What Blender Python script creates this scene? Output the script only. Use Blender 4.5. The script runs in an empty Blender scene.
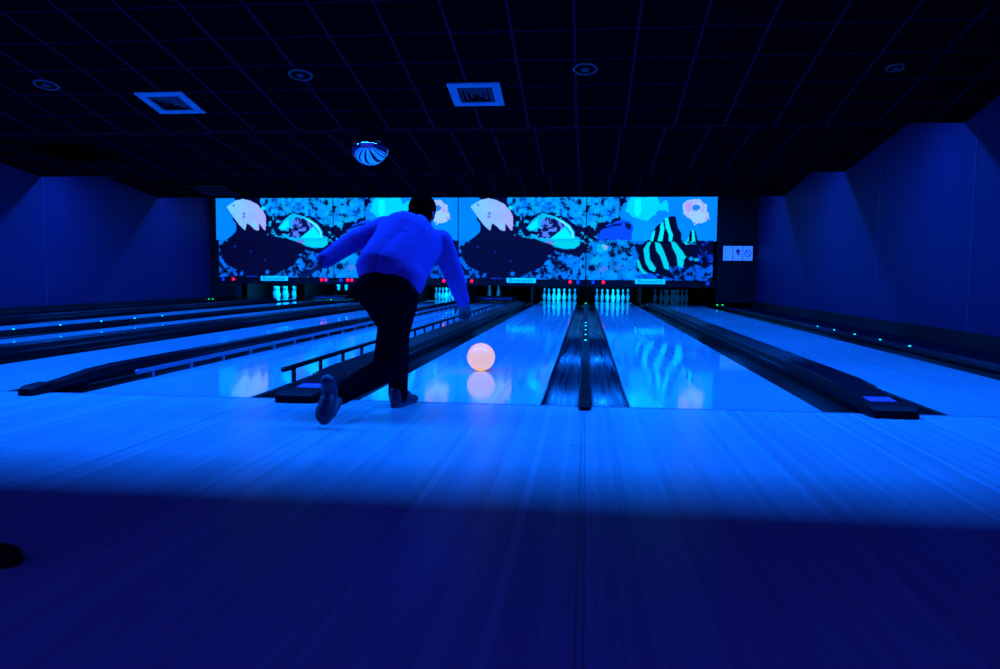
import bpy, bmesh, math, random
import numpy as np
from mathutils import Vector, Matrix, noise
random.seed(7)
C = bpy.context.scene.collection
R = math.radians

# ------------------------------------------------------------------ camera
FPX = 780.0
cam_d = bpy.data.cameras.new('camera'); cam = bpy.data.objects.new('camera', cam_d); C.objects.link(cam)
cam_d.sensor_width = 36; cam_d.lens = FPX/1000*36; cam_d.clip_end = 200; cam_d.clip_start = .05
_Y = Vector((86, 57.5, -FPX)).normalized()          # direction of the lanes in camera axes
_Z = Vector((1, -.008, 0)).cross(_Y).normalized()
if _Z.y < 0: _Z = -_Z
_X = _Y.cross(_Z)
cam.matrix_world = Matrix.Translation((0, 0, .73)) @ Matrix((_X, _Y, _Z)).to_4x4()
bpy.context.scene.camera = cam

# ------------------------------------------------------------------ world, view
sc = bpy.context.scene
w = bpy.data.worlds.new('world'); sc.world = w; w.use_nodes = True
w.node_tree.nodes['Background'].inputs[0].default_value = (.030, .045, 1, 1)
w.node_tree.nodes['Background'].inputs[1].default_value = .50
sc.view_settings.view_transform = 'Standard'; sc.view_settings.look = 'None'
sc.view_settings.gamma = 1; sc.view_settings.use_curve_mapping = False
sc.view_settings.exposure = 0

# blacklight rows hidden behind each downward step of the sawtooth ceiling: (y, z, watts per fixture)
UV = (.0015, .135, 1.0)
ROWS = [(5.275, 3.02, 410), (9.80, 2.75, 330), (13.85, 2.75, 330), (17.8, 2.78, 220)]
FIX_X = [(-9.4, -5.3), (-5.0, -.9), (-.6, 3.5)]
# lamps above the pins of each lane (watts): C, B, A, L1 ... L5
LANES = [(1.97, 3.02), (.26, 1.31), (-1.31, -.25), (-3.04, -1.98), (-4.60, -3.55), (-6.33, -5.27), (-7.90, -6.84), (-9.63, -8.57)]
PINW = [.6, 80, 80, 8, 60, 25, 45, 90]
WL, WR = -10.0, 4.2
FOUL = 4.4

# ------------------------------------------------------------------ helpers
class MB:
    def __init__(s): s.v = []; s.f = []
    def add(s, vs, fs):
        n = len(s.v); s.v += [tuple(v) for v in vs]; s.f += [tuple(i+n for i in f) for f in fs]; return s
    def box(s, x0, x1, y0, y1, z0, z1):
        vs = [(x, y, z) for x in (x0, x1) for y in (y0, y1) for z in (z0, z1)]
        return s.add(vs, [(0,1,3,2),(4,6,7,5),(0,4,5,1),(2,3,7,6),(0,2,6,4),(1,5,7,3)])
    def loft(s, rings, close=True, cap=True):
        n = len(rings[0]); vs = [p for r in rings for p in r]; fs = []
        for k in range(len(rings)-1):
            for i in range(n if close else n-1):
                j = (i+1) % n; fs.append((k*n+i, k*n+j, (k+1)*n+j, (k+1)*n+i))
        if cap: fs.append(tuple(range(n-1, -1, -1))); fs.append(tuple((len(rings)-1)*n+i for i in range(n)))
        return s.add(vs, fs)
    def tube(s, pts, rad, n=12):
        pts = [Vector(p) for p in pts]
        if not hasattr(rad, '__len__'): rad = [rad]*len(pts)
        rings = []; up = None
        for i, p in enumerate(pts):
            d = (pts[min(i+1, len(pts)-1)]-pts[max(i-1, 0)]).normalized()
            if up is None: up = d.orthogonal().normalized()
            a = (up - d*up.dot(d)).normalized(); b = d.cross(a); up = a
            rings.append([p+(a*math.cos(t)+b*math.sin(t))*rad[i] for t in [2*math.pi*k/n for k in range(n)]])
        return s.loft(rings)
    def capsule(s, p0, p1, r0, r1, n=16):
        p0, p1 = Vector(p0), Vector(p1); d = (p1-p0); L = d.length or 1e-6; d = d/L
        pts = []; rr = []
        for k in range(5):
            t = math.pi/2*(1-k/5.); pts.append(p0-d*r0*math.sin(t)); rr.append(max(r0*math.cos(t), 1e-4))
        pts.append(p0); rr.append(r0); pts.append(p1); rr.append(r1)
        for k in range(1, 6):
            t = math.pi/2*k/5.; pts.append(p1+d*r1*math.sin(t)); rr.append(max(r1*math.cos(t), 1e-4))
        return s.tube(pts, rr, n)
    def ellipsoid(s, c, r, rot=None, n=24, m=14):
        rings = []
        for k in range(m+1):
            t = math.pi*k/m; q = max(math.sin(t), 1e-3)
            ring = [Vector((r[0]*q*math.cos(a), r[1]*q*math.sin(a), -r[2]*math.cos(t))) for a in [2*math.pi*i/n for i in range(n)]]
            rings.append([(rot @ p if rot else p)+Vector(c) for p in ring])
        return s.loft(rings)
    def lathe(s, prof, c=(0, 0, 0), n=20):
        rings = [[(c[0]+r*math.cos(a), c[1]+r*math.sin(a), c[2]+z) for a in [2*math.pi*i/n for i in range(n)]] for r, z in prof]
        return s.loft(rings)
    def build(s, name, mt, parent=None, smooth=False, bevel=0):
        me = bpy.data.meshes.new(name); me.from_pydata(s.v, [], s.f); me.update()
        bm = bmesh.new(); bm.from_mesh(me); bmesh.ops.recalc_face_normals(bm, faces=bm.faces); bm.to_mesh(me); bm.free()
        me.materials.append(mt)
        if smooth: me.polygons.foreach_set('use_smooth', [True]*len(me.polygons))
        o = bpy.data.objects.new(name, me); C.objects.link(o)
        if parent:
            o.parent = parent; o.matrix_parent_inverse = Matrix.Translation(-abs_loc(parent))
        if bevel:
            b = o.modifiers.new('bevel', 'BEVEL'); b.width = bevel; b.segments = 2; b.limit_method = 'ANGLE'
        if smooth and bevel: pass
        return o
def abs_loc(o):
    v = Vector(o.location)
    if o.parent: v = Vector((0, 0, 0)) if o.type == 'MESH' else v
    return v
def remeshed(s, name, mt, voxel, parent=None, smooth_it=4, fac=.5):
    """one continuous surface grown over the joined shapes"""
    o = s.build('tmp', mt)
    m = o.modifiers.new('r', 'REMESH'); m.mode = 'VOXEL'; m.voxel_size = voxel; m.use_smooth_shade = True
    if smooth_it:
        k = o.modifiers.new('s', 'SMOOTH'); k.iterations = smooth_it; k.factor = fac
    dg = bpy.context.evaluated_depsgraph_get(); dg.update()
    me = bpy.data.meshes.new_from_object(o.evaluated_get(dg)); me.name = name
    bpy.data.objects.remove(o)
    me.polygons.foreach_set('use_smooth', [True]*len(me.polygons))
    if not me.materials: me.materials.append(mt)
    r = bpy.data.objects.new(name, me); C.objects.link(r)
    if parent: r.parent = parent; r.matrix_parent_inverse = Matrix.Translation(-abs_loc(parent))
    return r
def tag(o, label=None, cat=None, group=None, kind=None):
    if label: o['label'] = label
    if cat: o['category'] = cat
    if group: o['group'] = group
    if kind: o['kind'] = kind
    return o
def thing(name, label, cat, loc=(0, 0, 0), group=None):
    o = bpy.data.objects.new(name, None); C.objects.link(o); o.location = loc; o.empty_display_size = .1
    return tag(o, label, cat, group)

# ------------------------------------------------------------------ materials
def mat(name, col, rough=.5, metal=0, em=None, es=0, spec=.5, coat=0):
    m = bpy.data.materials.new(name); m.use_nodes = True; b = m.node_tree.nodes['Principled BSDF']
    b.inputs['Base Color'].default_value = (*col, 1); b.inputs['Roughness'].default_value = rough
    b.inputs['Metallic'].default_value = metal; b.inputs['Specular IOR Level'].default_value = spec
    b.inputs['Coat Weight'].default_value = coat; b.inputs['Coat Roughness'].default_value = .05
    if em: b.inputs['Emission Color'].default_value = (*em, 1); b.inputs['Emission Strength'].default_value = es
    return m
def nodes(m): 
    nt = m.node_tree; return nt, nt.nodes['Principled BSDF'], nt.nodes.new, nt.links.new
def mnode(nt, op, a, b=None, c=None):
    n = nt.nodes.new('ShaderNodeMath'); n.operation = op
    for i, x in enumerate((a, b, c)):
        if x is None: continue
        if isinstance(x, (int, float)): n.inputs[i].default_value = x
        else: nt.links.new(x, n.inputs[i])
    return n.outputs[0]
def noisy(m, scale=8, amt=.3, bump=0, bscale=60):
    """mottle the base colour a little and give the surface a fine grain"""
    nt, b, N, L = nodes(m); tc = N('ShaderNodeTexCoord'); c = tuple(b.inputs['Base Color'].default_value)
    t = N('ShaderNodeTexNoise'); t.inputs['Scale'].default_value = scale; t.inputs['Detail'].default_value = 6; L(tc.outputs['Object'], t.inputs['Vector'])
    r = N('ShaderNodeMapRange'); r.inputs[3].default_value = 1-amt; r.inputs[4].default_value = 1+amt; L(t.outputs[0], r.inputs[0])
    x = N('ShaderNodeVectorMath'); x.operation = 'SCALE'; x.inputs[0].default_value = c[:3]; L(r.outputs[0], x.inputs['Scale']); L(x.outputs[0], b.inputs['Base Color'])
    if bump:
        t2 = N('ShaderNodeTexNoise'); t2.inputs['Scale'].default_value = bscale; L(tc.outputs['Object'], t2.inputs['Vector'])
        bp = N('ShaderNodeBump'); bp.inputs['Strength'].default_value = bump; bp.inputs['Distance'].default_value = .01; L(t2.outputs[0], bp.inputs['Height']); L(bp.outputs[0], b.inputs['Normal'])
    return m
def wood(name, base, rough, board, var, spec=.5, bumpk=.0, seg=1.6, grain=.08):
    """narrow boards running away from the viewer (along y)"""
    m = mat(name, base, rough, spec=spec); nt, b, N, L = nodes(m)
    tc = N('ShaderNodeTexCoord'); sp = N('ShaderNodeSeparateXYZ'); L(tc.outputs['Object'], sp.inputs[0])
    bx = mnode(nt, 'DIVIDE', sp.outputs[0], board); col = mnode(nt, 'FLOOR', bx)
    wn = N('ShaderNodeTexWhiteNoise'); wn.noise_dimensions = '1D'; L(col, wn.inputs['W'])
    yy = mnode(nt, 'FLOOR', mnode(nt, 'DIVIDE', mnode(nt, 'ADD', sp.outputs[1], mnode(nt, 'MULTIPLY', wn.outputs[0], 9.)), seg))
    cb = N('ShaderNodeCombineXYZ'); L(col, cb.inputs[0]); L(yy, cb.inputs[1])
    w2 = N('ShaderNodeTexWhiteNoise'); w2.noise_dimensions = '3D'; L(cb.outputs[0], w2.inputs['Vector'])
    fr = mnode(nt, 'FRACT', bx); ed = mnode(nt, 'LESS_THAN', mnode(nt, 'ABSOLUTE', mnode(nt, 'SUBTRACT', fr, .5)), .46)
    mp = N('ShaderNodeMapping'); mp.inputs['Scale'].default_value = (60, 1.2, 1); L(tc.outputs['Object'], mp.inputs[0])
    ns = N('ShaderNodeTexNoise'); ns.inputs['Scale'].default_value = 1.5; ns.inputs['Detail'].default_value = 4; L(mp.outputs[0], ns.inputs[0])
    v = mnode(nt, 'ADD', 1-var, mnode(nt, 'MULTIPLY', w2.outputs[0], 2*var))
    v = mnode(nt, 'ADD', v, mnode(nt, 'MULTIPLY', mnode(nt, 'SUBTRACT', ns.outputs[0], .5), grain*2))
    v = mnode(nt, 'MULTIPLY', v, mnode(nt, 'ADD', .86, mnode(nt, 'MULTIPLY', ed, .14)))
    x = N('ShaderNodeVectorMath'); x.operation = 'SCALE'; x.inputs[0].default_value = base; L(v, x.inputs['Scale']); L(x.outputs[0], b.inputs['Base Color'])
    rr = mnode(nt, 'ADD', rough-.03, mnode(nt, 'MULTIPLY', w2.outputs[0], .06)); L(rr, b.inputs['Roughness'])
    if bumpk:
        bp = N('ShaderNodeBump'); bp.inputs['Strength'].default_value = bumpk; bp.inputs['Distance'].default_value = .004; L(v, bp.inputs['Height']); L(bp.outputs[0], b.inputs['Normal'])
    return m
M = {}
M['approach'] = wood('approach_boards', (.50, .50, .56), .25, .0285, .10, bumpk=.06, seg=30., grain=.12)
M['lane'] = wood('lane_boards', (.50, .52, .58), .065, .0275, .04, spec=1.0, bumpk=.008, grain=.02, seg=30.)
M['lane'].node_tree.nodes['Principled BSDF'].inputs['IOR'].default_value = 1.9
M['gutter'] = mat('gutter_plastic', (.006, .006, .015), .34, spec=.8)
M['gutter_black'] = mat('gutter_black', (.002, .002, .004), .5, spec=.15)
_nt, _b, _N, _L = nodes(M['gutter']); _tc = _N('ShaderNodeTexCoord'); _mp = _N('ShaderNodeMapping'); _mp.inputs['Scale'].default_value = (30, .35, 30); _L(_tc.outputs['Object'], _mp.inputs[0])
_ns = _N('ShaderNodeTexNoise'); _ns.inputs['Scale'].default_value = 1.6; _ns.inputs['Detail'].default_value = 5; _L(_mp.outputs[0], _ns.inputs[0])   # worn streaks along the gutter
_r = _N('ShaderNodeMapRange'); _r.inputs[1].default_value = .40; _r.inputs[2].default_value = .66; _r.inputs[3].default_value = .42; _r.inputs[4].default_value = .20; _L(_ns.outputs[0], _r.inputs[0]); _L(_r.outputs[0], _b.inputs['Roughness'])
M['cap'] = noisy(mat('capping_plastic', (.0025, .002, .007), .5, spec=.14), 5, .3)
M['caplight'] = mat('capping_highlight', (.018, .018, .04), .4)  # lighter colour standing for the highlights along the capping ridges
M['rail'] = mat('bumper_rail_black', (.004, .004, .008), .35, spec=.4)
M['railblue'] = mat('bumper_rail_lit_blue', (.10, .11, .2), .35, spec=.5)  # rail black lightened to blue-grey, its lit side put into the colour
M['sticker'] = mat('end_sticker', (.30, .10, .5), .5, em=(.06, .05, .9), es=.05)
M['ledc'] = mat('led_cyan', (.2, .5, .6), .3, em=(.0, .75, 1), es=2.5)
M['ledg'] = mat('led_green', (.1, .4, .1), .3, em=(.0, .9, .15), es=1.4)
M['ledr'] = mat('led_red', (.5, .02, .02), .3, em=(1, .0, .03), es=1.6)
M['ledb'] = mat('led_dim_blue', (.1, .1, .3), .3, em=(.0, .04, .9), es=.55)
M['black'] = noisy(mat('matte_black', (.004, .004, .007), .7, spec=.2), 6, .3)
M['darkgrey'] = mat('pinsetter_dark_metal', (.02, .02, .03), .5)
M['wall'] = noisy(mat('side_wall_paint', (.045, .013, .060), .6, spec=.08), 1.2, .10, .1, 90)
M['carpet'] = noisy(mat('dark_carpet', (.008, .006, .014), .95, spec=.0), 40, .4, .3, 300)
M['step'] = mat('ceiling_step_black', (.008, .008, .014), .9, spec=.05)
M['white_metal'] = mat('vent_white_metal', (.30, .24, .36), .5)
M['vent_dark'] = mat('vent_dark_slot', (.003, .003, .005), .95, spec=0)
M['vent_blade'] = mat('vent_grey_blade', (.055, .045, .07), .7, spec=.1)
M['spk'] = mat('speaker_ring', (.05, .04, .06), .6)
M['mirror'] = mat('mirror_surface', (.86, .88, .92), .015, 1)
M['chrome'] = mat('stem_metal', (.2, .2, .25), .3, 1)
M['pin'] = mat('pin_white', (.80, .82, .85), .25, em=(.0, .3, 1), es=.05, coat=.5)
M['pinband'] = mat('pin_red_neck_stripe', (.5, .2, .35), .3)
M['label'] = mat('masking_name_plate', (.3, .6, .7), .4, em=(.0, .50, 1), es=.95)
M['letter'] = mat('name_plate_letters', (.02, .08, .25), .5, em=(.0, .10, .8), es=.35)
M['signw'] = mat('rule_sign_face', (.4, .45, .6), .4, em=(.03, .17, 1), es=.85)
M['signd'] = mat('rule_sign_ink', (.02, .02, .1), .5, em=(.02, .03, .5), es=.25)
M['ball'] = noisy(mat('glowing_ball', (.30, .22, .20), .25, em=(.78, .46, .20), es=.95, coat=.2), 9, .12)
M['hole'] = mat('finger_hole', (.05, .02, .02), .8)
M['skin'] = noisy(mat('skin', (.10, .06, .09), .6), 30, .08)
M['shirt'] = noisy(mat('shirt_cloth', (.26, .062, .42), .85, spec=.1), 7, .12, .5, 18)
M['trouser'] = noisy(mat('dark_trouser_cloth', (.004, .003, .008), .95, spec=.0), 14, .3, .4, 30)
M['hair'] = noisy(mat('black_hair', (.0012, .001, .0014), .95, spec=.0), 40, .3, .4, 120)
M['shoe'] = mat('shoe_leather', (.03, .02, .05), .5)
M['sole'] = mat('shoe_sole', (.08, .06, .11), .7)
M['blackshoe'] = mat('black_shoe_leather', (.002, .002, .003), .6, spec=.2)
M['void'] = mat('panel_black', (.0005, .0005, .0008), 1, spec=0)  # flat black of the ceiling panels themselves

# ceiling tiles with slim lighter bars between them; object space lies in the tilted panel
def ceiling_mat(name, tile, offx, offy):
    m = mat(name, (.03, .03, .04), .95, spec=.0); nt, b, N, L = nodes(m)
    tc = N('ShaderNodeTexCoord'); sp = N('ShaderNodeSeparateXYZ'); L(tc.outputs['Object'], sp.inputs[0])
    def line(s, off):
        f = mnode(nt, 'FRACT', mnode(nt, 'DIVIDE', mnode(nt, 'ADD', s, 50*tile-off), tile))
        return mnode(nt, 'GREATER_THAN', mnode(nt, 'ABSOLUTE', mnode(nt, 'SUBTRACT', f, .5)), .5-.0125/tile)
    g = mnode(nt, 'MAXIMUM', line(sp.outputs[0], offx), mnode(nt, 'MULTIPLY', line(sp.outputs[1], offy), .55))
    ns = N('ShaderNodeTexNoise'); ns.inputs['Scale'].default_value = 90; L(tc.outputs['Object'], ns.inputs[0])
    mx = N('ShaderNodeMix'); mx.data_type = 'RGBA'; mx.inputs[6].default_value = (.005, .002, .0035, 1); mx.inputs[7].default_value = (.040, .012, .028, 1)
    L(g, mx.inputs[0]); L(mx.outputs[2], b.inputs['Base Color'])
    return m

# ------------------------------------------------------------------ setting
struct = lambda o: tag(o, kind='structure')
b = MB(); b.box(WL-.3, WR+.3, -2.5, FOUL-.004, -.30, 0); struct(b.build('floor', M['approach']))
b = MB(); b.box(WL-.3, WR+.3, FOUL-.004, 26, -.30, -.13); struct(b.build('floor', M['black']))
b = MB(); b.box(WL-.02, WR+.02, FOUL-.016, FOUL+.004, -.004, .0012); struct(b.build('trim_1', mat('foul_line', (.26, .26, .34), .3)))
b = MB()
for x in (-.012, .004): b.box(x, x+.004, -2, FOUL-.02, .0003, .0012)
struct(b.build('trim_2', mat('approach_joint', (.22, .22, .30), .4)))
b = MB()                                             # small round dowels let into the approach boards
for y in (1.72, 2.60, 3.35, 3.75):
    for x in (-.05, -.03, .035): b.lathe([(.005, .0002), (.005, .0012)], (x, y, 0), 10)
for y in (2.1,):
    for lx in (.78, -.78, 2.5, -2.5):
        for k in range(-3, 4): b.lathe([(.006, .0002), (.006, .0012)], (lx+k*.14, y, 0), 10)
struct(b.build('trim_3', mat('approach_dowels', (.2, .2, .28), .4)))
b = MB(); b.box(WR, WR+.15, 0.5, 26, -.2, 4.2); struct(b.build('wall_right', M['wall']))
b = MB(); b.box(WL-.15, WL, 0.5, 26, -.2, 4.2); struct(b.build('wall_left', M['wall']))
b = MB(); b.box(WL-.15, WR+.15, 25.8, 26, -.2, 4.2); struct(b.build('wall_back', M['black']))
# acoustic joints on the side walls
b = MB()
for y in (9.12, 11.9): b.box(WR-.006, WR, y-.01, y+.01, .0, 3.4)
struct(b.build('trim_4', mat('wall_joint_right', (.06, .02, .085), .5)))
b = MB()
for y in (13.55, 17.6): b.box(WL, WL+.006, y-.01, y+.01, .0, 3.4)
struct(b.build('trim_5', mat('wall_joint_left', (.06, .02, .085), .5)))
b = MB(); b.box(WR-.03, WR, FOUL, 24, -.13, .16); struct(b.build('baseboard_right', M['black'], bevel=.004))
b = MB(); b.box(WL, WL+.03, FOUL, 24, -.13, .12); struct(b.build('baseboard_left', M['black'], bevel=.004))
b = MB(); b.box(3.42, WR-.03, FOUL, 24, -.13, -.01); struct(b.build('floor', M['carpet']))

# sawtooth ceiling: (y_near, z_near, y_far, z_far, tile, x offset of a bar)
SAW = [(.6, 3.75, 5.0, 2.75, .565, -.139), (5.0, 3.37, 9.4, 2.49, .565, -.139), (9.4, 2.98, 13.5, 2.49, .60, -.15), (13.5, 2.98, 17.45, 2.50, .60, -.15), (17.45, 2.98, 20.12, 2.73, .60, -.15)]  # nearest section is unseen, its low edge placed to cut off the front tubes
for i, (y0, z0, y1, z1, tl, ox) in enumerate(SAW):
    sl = math.atan2(z0-z1, y1-y0); L_ = math.hypot(y1-y0, z1-z0)
    b = MB(); b.box(WL-.1, WR+.1, -L_, 0, 0, .04)
    o = struct(b.build('ceiling', ceiling_mat('ceiling_tiles', tl, ox, 0.0)))
    o.location = (0, y1, z1); o.rotation_euler = (-sl, 0, 0)
    if i < len(SAW)-1:
        b = MB(); b.box(WL-.1, WR+.1, y1, y1+.03, z1, SAW[i+1][1]+.1); struct(b.build('ceiling', M['step']))
b = MB(); b.box(WL-.1, WR+.1, 20.1, 26, 2.73, 2.8); struct(b.build('ceiling', M['black']))

def on_ceiling(sec, x, y, drop=0.0):
    y0, z0, y1, z1 = SAW[sec][:4]; return Vector((x, y, z1+(y1-y)*(z0-z1)/(y1-y0)-drop)), -math.atan2(z0-z1, y1-y0)

# blacklight fixtures with their lamps
FIXN = ['left', 'middle', 'right']; ROWN = ['nearest', 'second', 'third', 'farthest']
for ri, (fy, fz, wt) in enumerate(ROWS):
    for ci, (xa, xb) in enumerate(FIX_X):
        t = thing('blacklight_fixture', 'slim black ceiling batten with an ultraviolet tube, %s ceiling step, %s of three' % (ROWN[ri], FIXN[ci]), 'light', ((xa+xb)/2, fy, fz), 'blacklight battens above the lanes')
        b = MB(); b.box(xa, xb, fy-.06, fy+.06, fz+.035, fz+.06); b.box(xa, xb, fy-.065, fy-.058, fz+.02, fz+.06); b.box(xa, xb, fy+.058, fy+.065, fz+.02, fz+.06)
        for x in (xa+.3, xb-.3): b.box(x-.015, x+.015, fy-.015, fy+.015, fz+.05, on_ceiling(ri+1, x, fy)[0].z)
        b.build('housing', M['step'], t)
        l = bpy.data.lights.new('tube_light', 'AREA'); l.shape = 'RECTANGLE'; l.size = xb-xa; l.size_y = .068; l.color = UV; l.energy = wt
        lo = bpy.data.objects.new('tube_light', l); C.objects.link(lo); lo.location = (0, 0, .018); lo.parent = t

# ------------------------------------------------------------------ vents, speakers, openings on the ceiling
def vent(label, sec, x, y, s, louvre=4, tint=None):
    p, rx = on_ceiling(sec, x, y, .004)
    t = thing('ceiling_vent', label, 'vent', p); t.rotation_euler = (rx, 0, 0)
    def part(bb, n, m): o = bb.build(n, m); o.parent = t; return o
    h = s/2; fw = .09
    bb = MB()
    for a in ((-h, h, -h, -h+fw), (-h, h, h-fw, h), (-h, -h+fw, -h+fw, h-fw), (h-fw, h, -h+fw, h-fw)): bb.box(*a, -.014, 0)
    part(bb, 'frame', M['white_metal'])
    bb = MB(); bb.box(-h+fw, h-fw, -h+fw, h-fw, -.003, 0); part(bb, 'duct_opening', M['vent_dark'])
    for k in range(louvre):
        r0 = h-fw-.015-k*.052; r1 = r0-.030
        if r1 < .01: break
        rings = [[(sx*r0, sy*r0, -.004) for sx, sy in ((-1,-1),(1,-1),(1,1),(-1,1))], [(sx*r1, sy*r1, -.022) for sx, sy in ((-1,-1),(1,-1),(1,1),(-1,1))], [(sx*(r1-.003), sy*(r1-.003), -.022) for sx, sy in ((-1,-1),(1,-1),(1,1),(-1,1))], [(sx*(r0-.003), sy*(r0-.003), -.004) for sx, sy in ((-1,-1),(1,-1),(1,1),(-1,1))]]
        bb = MB(); bb.loft(rings, cap=False); part(bb, 'louvre_ring', M['vent_blade'])
    bb = MB(); bb.lathe([(.001, -.03), (.03, -.024), (.012, -.004)], (0, 0, 0), 12); part(bb, 'damper_knob', M['vent_dark'])
    return t
vent('square white ceiling air vent with nested louvres, left of the mirror ball', 1, -4.70, 8.53, .555)
vent('square white ceiling air vent with dark louvres, right of the mirror ball', 1, -1.20, 8.45, .555)

def speaker(label, x, y, r):
    p, rx = on_ceiling(1, x, y, .002)
    t = thing('ceiling_speaker', label, 'speaker', p, 'round speakers let into the ceiling'); t.rotation_euler = (rx, 0, 0)
    bb = MB(); prof = [(r, 0), (r, -.010), (r*.93, -.016), (r*.80, -.012), (r*.80, 0)]; bb.lathe(prof+[prof[0]], n=32); o = bb.build('rim', M['spk'], smooth=True); o.parent = t
    bb = MB(); bb.lathe([(r*.80, -.002), (r*.5, -.008), (.002, -.010)], n=28); o = bb.build('grille', M['vent_dark'], smooth=True); o.parent = t
    bb = MB(); bb.lathe([(r*.35, -.009), (r*.3, -.018), (.002, -.02)], n=20); o = bb.build('cone', M['vent_blade'], smooth=True); o.parent = t
speaker('round ceiling speaker at far left, beside the left air vent', -5.84, 8.03, .13)
speaker('round ceiling speaker above and left of the mirror ball', -2.95, 7.92, .125)
speaker('round ceiling speaker right of the dark louvred vent', -.04, 7.92, .125)
speaker('faint small round ceiling speaker at far right near the wall', 2.92, 8.03, .085)
def dark_panel(label, sec, x0, x1, y0, y1, louv=0):
    p, rx = on_ceiling(sec, (x0+x1)/2, (y0+y1)/2, .003)
    t = thing('ceiling_panel', label, 'ceiling panel', p); t.rotation_euler = (rx, 0, 0); hx, hy = (x1-x0)/2, (y1-y0)/2
    bb = MB(); bb.box(-hx, hx, -hy, hy, -.004, 0); o = bb.build('panel_face', M['void']); o.parent = t
    bb = MB()
    for a in ((-hx, hx, -hy, -hy+.02), (-hx, hx, hy-.02, hy), (-hx, -hx+.02, -hy, hy), (hx-.02, hx, -hy, hy)): bb.box(*a, -.012, -.004)
    o = bb.build('panel_rim', M['void']); o.parent = t
    for k in range(louv):
        bb = MB(); y = -hy+.1+k*(2*hy-.2)/max(louv-1, 1); bb.box(-hx+.03, hx-.03, y-.015, y+.015, -.03, -.02); o = bb.build('slat', M['vent_blade']); o.parent = t
dark_panel('black recessed panel in the ceiling above the left wall', 2, -8.70, -7.72, 11.5, 12.42)
dark_panel('black recessed panel with slats in the ceiling near the far left corner', 3, -8.65, -7.75, 16.15, 17.15, 5)

# mirror ball on its stem
mbz = 2.231
t = thing('mirror_ball', 'shiny round mirror ball hanging from the dark tiled ceiling', 'mirror ball', (-2.525, 9.0, mbz))
b = MB(); b.ellipsoid((-2.525, 9.0, mbz), (.222, .222, .222), n=64, m=40); b.build('sphere', M['mirror'], t, True)
b = MB(); b.lathe([(.02, .215), (.02, .226), (.005, .228), (.005, .345)], (-2.525, 9.0, mbz)); b.build('stem', M['chrome'], t, True)

# ------------------------------------------------------------------ lanes
LN = ['the rightmost bowling lane beside the right wall', 'glossy bowling lane just right of the central divider', 'glossy bowling lane just left of the central divider, with the rolling ball',
      'bowling lane with raised bumper rails behind the bowler', 'bowling lane left of the bowler, fourth lane from the left wall', 'third bowling lane from the left wall', 'second bowling lane from the left wall', 'leftmost bowling lane beside the left wall']
for i, (x0, x1) in enumerate(LANES):
    t = thing('bowling_lane', 'pale boarded ' + LN[i] if i else 'pale boarded bowling lane, the rightmost, beside the right wall', 'bowling lane', ((x0+x1)/2, FOUL, 0))
    b = MB(); b.box(x0, x1, FOUL+.004, 19.9, -.045, 0); b.build('lane_surface', M['lane'], t, bevel=.002)
    b = MB(); b.box(x0, x1, 19.9, 23.75, -.045, 0); b.build('pin_deck', M['lane'], t)
    for gx, nm in ((x0-.1175, 0), (x1+.1175, 1)):
        ring = []
        def prof(y):
            out = []
            for k in range(13):
                a = math.pi*k/12; out.append((gx-.1175*math.cos(a), y, -.002-.088*math.sin(a)))
            for k in range(12, -1, -1):
                a = math.pi*k/12; out.append((gx-.1175*math.cos(a), y, -.012-.088*math.sin(a)))
            return out
        b = MB(); b.loft([prof(FOUL+.01), prof(12.), prof(23.7)]); b.build('gutter', M['gutter'] if abs(gx) < .3 else M['gutter_black'], t, True)

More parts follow.
